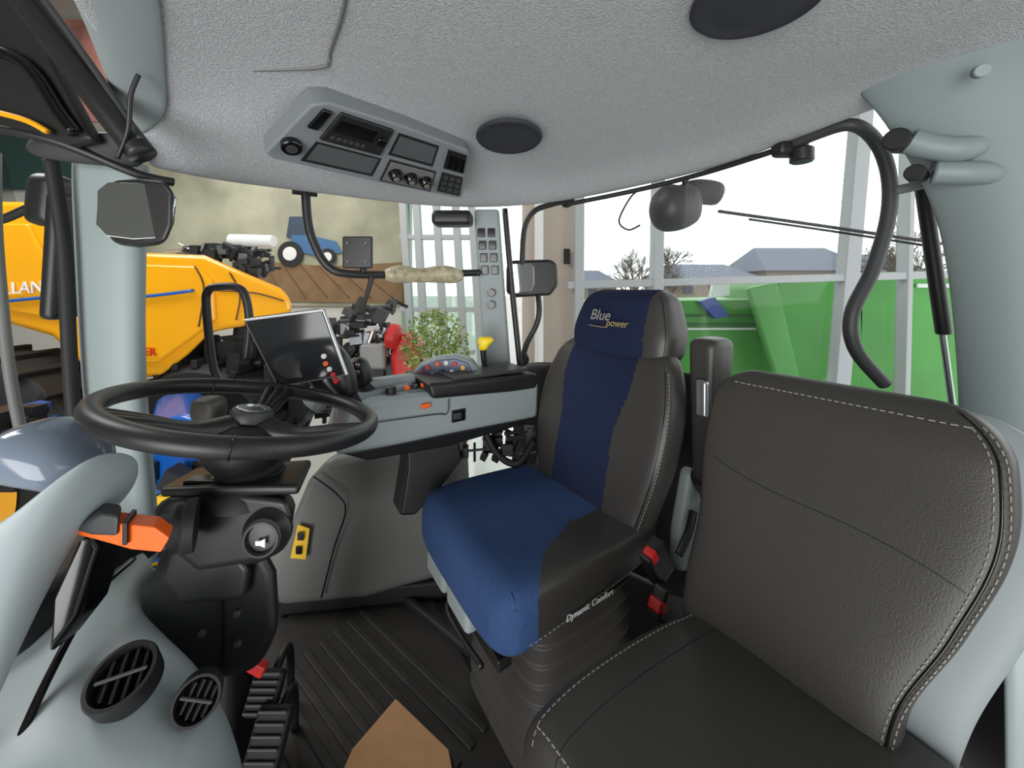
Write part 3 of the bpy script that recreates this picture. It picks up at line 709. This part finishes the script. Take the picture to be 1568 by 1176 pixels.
# ================================================================= SHOWROOM
fl = grp('floor'); prism('tiles', [(-14, -6, -2.55), (6.5, -6, -2.55), (6.5, 4.6, -2.55), (-.3, 8, -2.55), (-14, 8, -2.55)], (0, 0, .05), FLOORM, fl, 0)
wb = grp('wall_back'); box('wall_face', (-8.0, 7.6, .9), (12.0, .2, 6.8), WALLM, wb, bev=0)
wf = grp('wall_front'); box('wall_face', (-3.75, -6, .9), (20.5, .2, 6.8), M('wall_shade', (180, 178, 172), .9), wf, bev=0)
wl_ = grp('wall_left'); box('wall_face', (-14, 1, .9), (.2, 14, 6.8), WALLM, wl_, bev=0)
sc_ = grp('ceiling'); prism('ceiling_deck', [(-14, -6, 4.3), (6.5, -6, 4.3), (6.5, 4.6, 4.3), (-.3, 8, 4.3), (-14, 8, 4.3)], (0, 0, .1), M('ceiling_paint', (150, 148, 144), .9), sc_, 0)
SKYM = M('mural_sky', (160, 160, 138), .8, var=.36, vs=.9)
FLD = M('mural_field', (132, 104, 72), .8, var=.2, vs=6)
mu = grp('wall_mural')
prism('sky_print', xz([(-7.2, -.35), (-7.2, 2.6), (-2.05, 2.6), (-2.05, -.35)], 7.45), (0, .04, 0), SKYM, mu, 0)
prism('field_print', xz([(-5.6, -.25), (-5.2, .55), (-3.6, .42), (-2.05, .50), (-2.05, -.3)], 7.43), (0, .02, 0), FLD, mu, 0)
FUR = M('furrow_print', (105, 80, 52), .9)
for i in range(6): tube('furrow', [(-4.8+.35*i, 7.425, .5-.02*i), (-4.4+.42*i, 7.425, -.2)], .012, FUR, mu, seg=6)
for (x, z, r) in ((-4.27, .66, .24), (-3.55, .60, .16)):
    cyl('print_tyre', (x, 7.40, z), (x, 7.38, z), r, RUB, mu)
    cyl('print_rim', (x, 7.38, z), (x, 7.37, z), r*.55, WHT, mu)
prism('print_hood', xz([(-4.3, .76), (-4.25, 1.02), (-3.9, 1.02), (-3.4, .90), (-3.28, .68), (-3.8, .62)], 7.41), (0, .015, 0), M('print_blue', (60, 105, 150), .6), mu, 0)
prism('print_cab', xz([(-4.36, .98), (-4.30, 1.38), (-3.95, 1.38), (-3.86, .98)], 7.415), (0, .015, 0), M('print_cab_dark', (60, 75, 90), .4), mu, 0)

wfs = grp('window_3')
for x in (-2.0, -1.75, -1.38, -1.02, -.72): box('mullion', (x, 7.2, .9), (.13, .15, 6.6), FRM, wfs, Matrix.Rotation(-.06, 3, 'Y'), .01)
for z in (.95, .3, -.4, -1.2): box('transom', (-1.4, 7.2, z), (1.4, .12, .09), FRM, wfs, bev=.01)
mk('pane', [(-2.1, 7.3, 4.2), (-.2, 7.3, 4.2), (-.2, 7.3, -2.5), (-2.1, 7.3, -2.5)], [(0, 1, 2, 3)], glassM('tinted_glass', .03, (198, 220, 208)), wfs)
cl = grp('column'); box('shaft', (.42, 4.45, .9), (.60, .3, 6.7), BEI, cl, bev=.02)
box('sign', (.61, 4.27, .35), (.07, .01, .17), BLK, cl, bev=0)
cyl('downpipe', (.30, 4.25, 4), (.30, 4.25, -2.4), .05, WHT, cl)
wr = grp('window_4')
for x0, x1, w in ((.74, .72, .1), (1.62, 1.55, .11), (3.88, 3.52, .16), (4.35, 4.25, .06), (5.3, 5.0, .1)):
    a = Vector((x0, 4.2, 2.6)); b = Vector((x1, 4.2, -1.6)); d = (a-b).normalized()
    B = Matrix((d.cross(Vector((0, 1, 0))), Vector((0, 1, 0)), d)).transposed()
    box('mullion', (a+b)/2, (w, .14, (a-b).length), FRM, wr, B, .01)
Bt = Matrix.Rotation(-.028, 3, 'Y')
box('transom', (3.1, 4.2, .10), (5.0, .12, .08), FRM, wr, Bt, .01)
box('sill', (3.1, 4.2, -1.65), (5.0, .2, .3), FRM, wr, bev=.02)
mk('pane', [(.7, 4.25, 4.2), (6.4, 4.25, 4.2), (6.4, 4.25, -1.6), (.7, 4.25, -1.6)], [(0, 1, 2, 3)], GLS2, wr)

og = grp('ground_outside'); prism('paving', [(-60, 8.2, -2.6), (0, 8.2, -2.6), (7, 4.7, -2.6), (90, 4.7, -2.6), (90, 120, -2.6), (-60, 120, -2.6)], (0, 0, .05), M('paving_grey', (165, 165, 160), .9, var=.1, vs=.4), og, 0)
ROOF = M('roof_slate', (92, 98, 112), .8, var=.1, vs=1); HW = M('house_wall', (128, 118, 106), .9); HWN = M('house_pane', (60, 66, 74), .3)
def house(x0, x1, y, ze, zr, name='house'):
    g = grp(name)
    box('walls', ((x0+x1)/2, y+4, (ze-2.5)/2), (x1-x0, 8, ze+2.5), HW, g, bev=0)
    vs = [(x0-.5, y-.6, ze), (x1+.5, y-.6, ze), (x1+.5, y+8.6, ze), (x0-.5, y+8.6, ze), (x0+1.2, y+4, zr), (x1-1.2, y+4, zr)]
    mk('roof', vs, [(0, 1, 5, 4), (2, 3, 4, 5), (0, 4, 3), (1, 2, 5), (0, 3, 2, 1)], ROOF, g)
    for i in range(3): box('house_window', (x0+(x1-x0)*(.2+.3*i), y-.02, ze-1.1), (1, .1, 1), HWN, g, bev=0)
house(16.5, 25.5, 40, 1.0, 2.7); house(26.5, 37, 40, 1.8, 4.6); house(6.5, 12, 44, .5, 2.2); house(39, 46, 42, 1.4, 4.0)
BARK = M('bark', (92, 82, 74), .9)
def tree(x, y, h, seed, name='bare_tree'):
    g = grp(name); rr = random.Random(seed); vs = []; fs = []
    def br(p, d, l, r, n):
        e = p+d*l; u = d.orthogonal().normalized(); w = d.cross(u); s = len(vs)
        for c, q in ((p, r), (e, r*.6)):
            for j in range(5): vs.append(c+(u*cos(j*2*pi/5)+w*sin(j*2*pi/5))*q)
        for j in range(5): fs.append((s+j, s+(j+1) % 5, s+5+(j+1) % 5, s+5+j))
        if n:
            for i in range(4):
                nd = (d+Vector([rr.uniform(-.8, .8) for _ in range(3)])+Vector((0, 0, .15))).normalized()
                br(p+d*l*rr.uniform(.5, 1), nd, l*.68, r*.55, n-1)
    br(Vector((x, y, -2.55)), Vector((0, 0, 1)), h*.38, h*.024, 5)
    mk('branches', vs, fs, BARK, g)
tree(11.5, 36, 7.0, 1); tree(15, 38, 6.2, 2); tree(21, 50, 9.5, 3); tree(36, 36, 9.5, 4); tree(9.3, 30, 5.2, 6); tree(40, 38, 9.5, 8)

gm = grp('green_trailer')
def gbody(x0, x1, y, zt, zb, m, nm):
    prism(nm, xz([(x0, zt-.1), (x0+.08, zt), (x1-.08, zt+.05), (x1, zt-.05), (x1-.05, zb), (x0+.05, zb)], y), (0, 1.2, 0), m, gm, .03)
gbody(.85, 3.5, 5.3, -.20, -1.9, GRN, 'front_body')
gbody(3.42, 4.6, 5.0, .10, -1.9, GRN, 'middle_body')
gbody(4.5, 6.6, 5.0, .20, -1.9, GRN, 'rear_body')
for i, z in enumerate((-.38, -.50, -.56)): box('rail', (2.1, 5.28, z), (2.5, .05, .03), WHT if i > 1 else GRND, gm, bev=.005)
prism('sloped_chute', xz([(3.05, .0), (3.42, .08), (3.75, -1.3), (3.45, -1.3)], 4.95), (0, .1, 0), M('paint_green_light', (92, 165, 78), .4), gm, .03)
prism('blue_part', xz([(2.55, -.18), (2.75, -.12), (2.95, -.38), (2.75, -.42)], 5.2), (0, .1, 0), M('decal_blue', (40, 70, 160), .4), gm, .01)
prism('white_part', xz([(2.75, .10), (2.95, .10), (2.95, -.1), (2.7, -.14)], 5.2), (0, .1, 0), WHT, gm, .01)
for x in (1.6, 5.4): cyl('tyre', (x, 5.2, -1.95), (x, 5.7, -1.95), .55, RUB, gm)
box('decal', (5.5, 4.98, .03), (.5, .02, .05), WHT, gm, bev=0)

# yellow combine
cb = grp('combine_harvester')
prism('main_body', xz([(-4.9, .70), (-3.72, .68), (-3.58, .60), (-3.5, .45), (-3.44, .28), (-2.9, .28), (-2.4, .26), (-2.1, .13), (-1.8, .0), (-1.72, -.08), (-1.71, -.2), (-1.9, -.27), (-2.35, -.35), (-2.52, -.52), (-2.75, -.70), (-3.1, -.72), (-3.35, -.62), (-3.6, -.38), (-3.95, -.28), (-4.4, -.30), (-4.9, -.4)], 3.0), (-1.2, 1.5, 0), YEL, cb, .05, 5)
prism('side_panel', xz([(-4.8, .52), (-3.75, .50), (-3.6, .2), (-3.5, -.25), (-3.9, -.18), (-4.8, -.22)], 2.97), (0, .1, 0), YEL, cb, .02)
prism('rear_panel', xz([(-3.3, .2), (-2.45, .17), (-2.32, .05), (-2.30, -.25), (-2.5, -.40), (-2.75, -.58), (-3.3, -.6)], 2.97), (0, .1, 0), YEL, cb, .02)
for nm, L in (('panel_line', [(-2.2, 2.99, .12), (-2.12, 2.99, -.05), (-2.15, 2.99, -.25)]), ('panel_line', [(-2.45, 2.965, .17), (-2.38, 2.965, .0), (-2.42, 2.965, -.3)]),
              ('panel_line', [(-2.9, 2.965, .20), (-2.88, 2.965, -.02), (-2.86, 2.965, -.55)]), ('panel_line', [(-2.30, 2.99, -.02), (-2.0, 2.99, -.04), (-1.78, 2.99, -.10)])):
    tube(nm, L, .006, M('panel_gap_dark', (90, 60, 10), .7), cb, seg=6)
tube('blue_stripe', [(-4.8, 2.95, -.16), (-4.2, 2.95, -.13), (-3.4, 2.95, -.06), (-2.9, 2.95, -.07), (-2.45, 2.95, -.02)], .013, MBLU, cb)
text('side_lettering', 'HOLLAND', (-4.12, 2.955, -.055), (1, 0, .04), (0, 0, 1), .13, WHT, cb, ext=.004)
text('model_lettering', 'MER', (-2.90, 2.955, -.52), (1, 0, 0), (0, 0, 1), .085, RED, cb, ext=.003)
clutter('engine_bay', (-2.75, 3.1, .25), (-2.15, 3.4, .34), 90, [DKM, BLK, DKM, SIL], cb, .03, .08, 11)
clutter('rear_engine', (-2.3, 3.1, .1), (-2.05, 3.3, .24), 50, [DKM, BLK, DKM], cb, .03, .08, 12)
cyl('exhaust_drum', (-2.35, 3.2, .40), (-1.98, 3.2, .39), .05, WHT, cb)
clutter('underbody', (-2.9, 3.1, -1.3), (-1.75, 4.2, -.40), 150, [DKM, BLK, RUB, DGR], cb, .06, .22, 13)
def tyre(name, c, r, w, par, rim=YEL):
    c = Vector(c)
    lathe(name, c, (0, 1, 0), [(r*.55, 0), (r*.9, 0), (r, w*.15), (r, w*.85), (r*.9, w), (r*.55, w)], RUB, par, 48)
    lathe(name+'_rim', c+Vector((0, -.01, 0)), (0, 1, 0), [(r*.56, 0), (r*.52, .02), (r*.3, .1), (r*.1, .08)], rim, par, 40)
    for i in range(24):
        a = 2*pi*i/24; box(name+'_lug', c+Vector((cos(a)*r, w/2, sin(a)*r)), (.07, w*.95, .05), RUB, par, Matrix.Rotation(-a, 3, 'Y'), .01)
tyre('front_tyre', (-4.0, 2.7, -1.45), .95, .5, cb)
tyre('rear_tyre', (-2.5, 3.0, -1.2), .6, .4, cb)
prism('upper_cab', xz([(-5.2, .7), (-5.2, 1.5), (-4.6, 1.5), (-4.4, .7)], 3.2), (-1.2, 1.2, 0), BLKG, cb, .05)

bt = grp('blue_tractor')
prism('hood', xz([(-2.10, -.80), (-1.88, -.72), (-1.72, -.78), (-1.74, -1.0), (-1.88, -1.2), (-2.05, -1.25)], 2.2), (-.5, .6, 0), MBLU, bt, .05)
clutter('front_axle', (-2.15, 2.1, -1.6), (-1.7, 2.4, -1.0), 60, [MBLU, DKM, BLK, LABEL], bt, .04, .16, 21)
tyre('wheel', (-2.3, 2.25, -1.9), .55, .3, bt, MBLU)
clutter('left_linkage', (-3.1, 2.2, -1.2), (-2.5, 2.5, -.75), 50, [DKM, BLK, MBLU, RUB], bt, .04, .14, 22)

ml = grp('front_loader')
clutter('mechanism', (-1.60, 3.5, -.72), (-1.12, 3.9, -.15), 110, [DKM, BLK, RUB, DGR, SIL], ml, .03, .12, 31)
box('base', (-1.38, 3.7, -1.6), (.45, .4, 1.8), DKM, ml, bev=.03)
box('grey_hood', (-1.22, 3.38, -.60), (.22, .1, .22), M('hood_grey', (140, 140, 138), .5), ml, bev=.03)
rd = grp('red_mower')
prism('hood', xz([(-1.07, -.60), (-1.02, -.42), (-.92, -.40), (-.82, -.52), (-.84, -.80), (-1.05, -.82)], 3.35), (0, .3, 0), RED, rd, .05)
box('chassis', (-.94, 3.5, -1.6), (.2, .25, 1.6), DKM, rd, bev=.03)
lathe('red_drum', (-.98, 3.33, -.43), (-1, 0, .2), [(.08, 0), (.11, .02), (.11, .08), (.08, .10), (.04, .10)], RED, rd)

sh = grp('potted_shrub')
rr = random.Random(5); vs = []; fs = []
for i in range(1500):
    while True:
        p = Vector([rr.uniform(-1, 1) for _ in range(3)])
        if p.length < 1: break
    c = Vector((-.60+.27*p.x, 3.0+.25*p.y, -.48+.32*p.z))
    a = Vector([rr.uniform(-1, 1) for _ in range(3)]).normalized(); b = a.orthogonal().normalized(); l = rr.uniform(.014, .028); s = len(vs)
    vs += [c-a*l, c+b*l*.4, c+a*l, c-b*l*.4]; fs.append((s, s+1, s+2, s+3))
mk('leaves', vs, fs, [LEAF, LEAF2], sh)
for i, p in enumerate(sh.children[0].data.polygons): p.material_index = i % 2
STM = M('stem_bark', (110, 90, 60), .8)
for i in range(8): tube('stem', [(-.60, 3.0, -1.2), (-.60+.05*cos(i), 3+.05*sin(i), -.8), (-.60+.2*cos(i), 3+.2*sin(i), -.35)], [.012, .008, .003], STM, sh, seg=6)
lathe('pot', (-.60, 3.0, -2.5), (0, 0, 1), [(.22, 0), (.3, .6), (.31, 1.2), (.27, 1.32), (.25, 1.3)], WHT, sh)

hb = grp('hanging_banner')
prism('cloth', xz([(-7.4, 2.6), (-7.4, 4.2), (-6.0, 4.2), (-6.0, 2.6)], 6), (0, .03, 0), M('banner_print', (140, 92, 82), .8, var=.6, vs=2), hb, 0)
hb2 = grp('wall_sign_teal')
prism('board', xz([(-13, 1.9), (-13, 3.0), (-7.4, 3.0), (-7.4, 1.9)], 7.4), (0, .05, 0), M('teal_board', (45, 75, 72), .6), hb2, 0)

# ================================================================= LIGHT + CAMERA
w = bpy.data.worlds.new('sky'); SC.world = w; w.use_nodes = True
bg = w.node_tree.nodes['Background']; bg.inputs['Color'].default_value = (.97, .99, 1, 1); bg.inputs['Strength'].default_value = 2.1
def area(name, loc, tgt, size, e, col=(1, 1, 1)):
    l = bpy.data.lights.new(name, 'AREA'); l.energy = e; l.size = size; l.color = col
    o = bpy.data.objects.new(name, l); COL.objects.link(o); o.location = loc
    o.rotation_euler = (Vector(tgt)-Vector(loc)).to_track_quat('-Z', 'Y').to_euler()
area('door_fill_light', (-1.3, -3.4, -.7), (-.1, 1.1, .15), 3.0, 215)  # unseen fill added behind the camera to brighten the cab and headliner
area('hall_fill_light', (-4.5, 2.0, 4.0), (-3.5, 4.5, -.5), 3.0, 330)  # added overhead fill, no visible fixture, brightens the hall on the left
area('mural_fill_light', (-4.5, 5.6, 4.0), (-4.5, 7.5, .5), 2.5, 150)  # unseen light added to lift the back wall and mural
cam = bpy.data.cameras.new('camera'); co = bpy.data.objects.new('camera', cam); COL.objects.link(co)
cam.sensor_width = 36; cam.lens = 13.5; cam.shift_y = -150/1600; cam.clip_start = .02; cam.clip_end = 400
co.rotation_euler = (pi/2, 0, 0); SC.camera = co
for o in SC.objects:
    if o.parent is None: o.location.z += 2.5
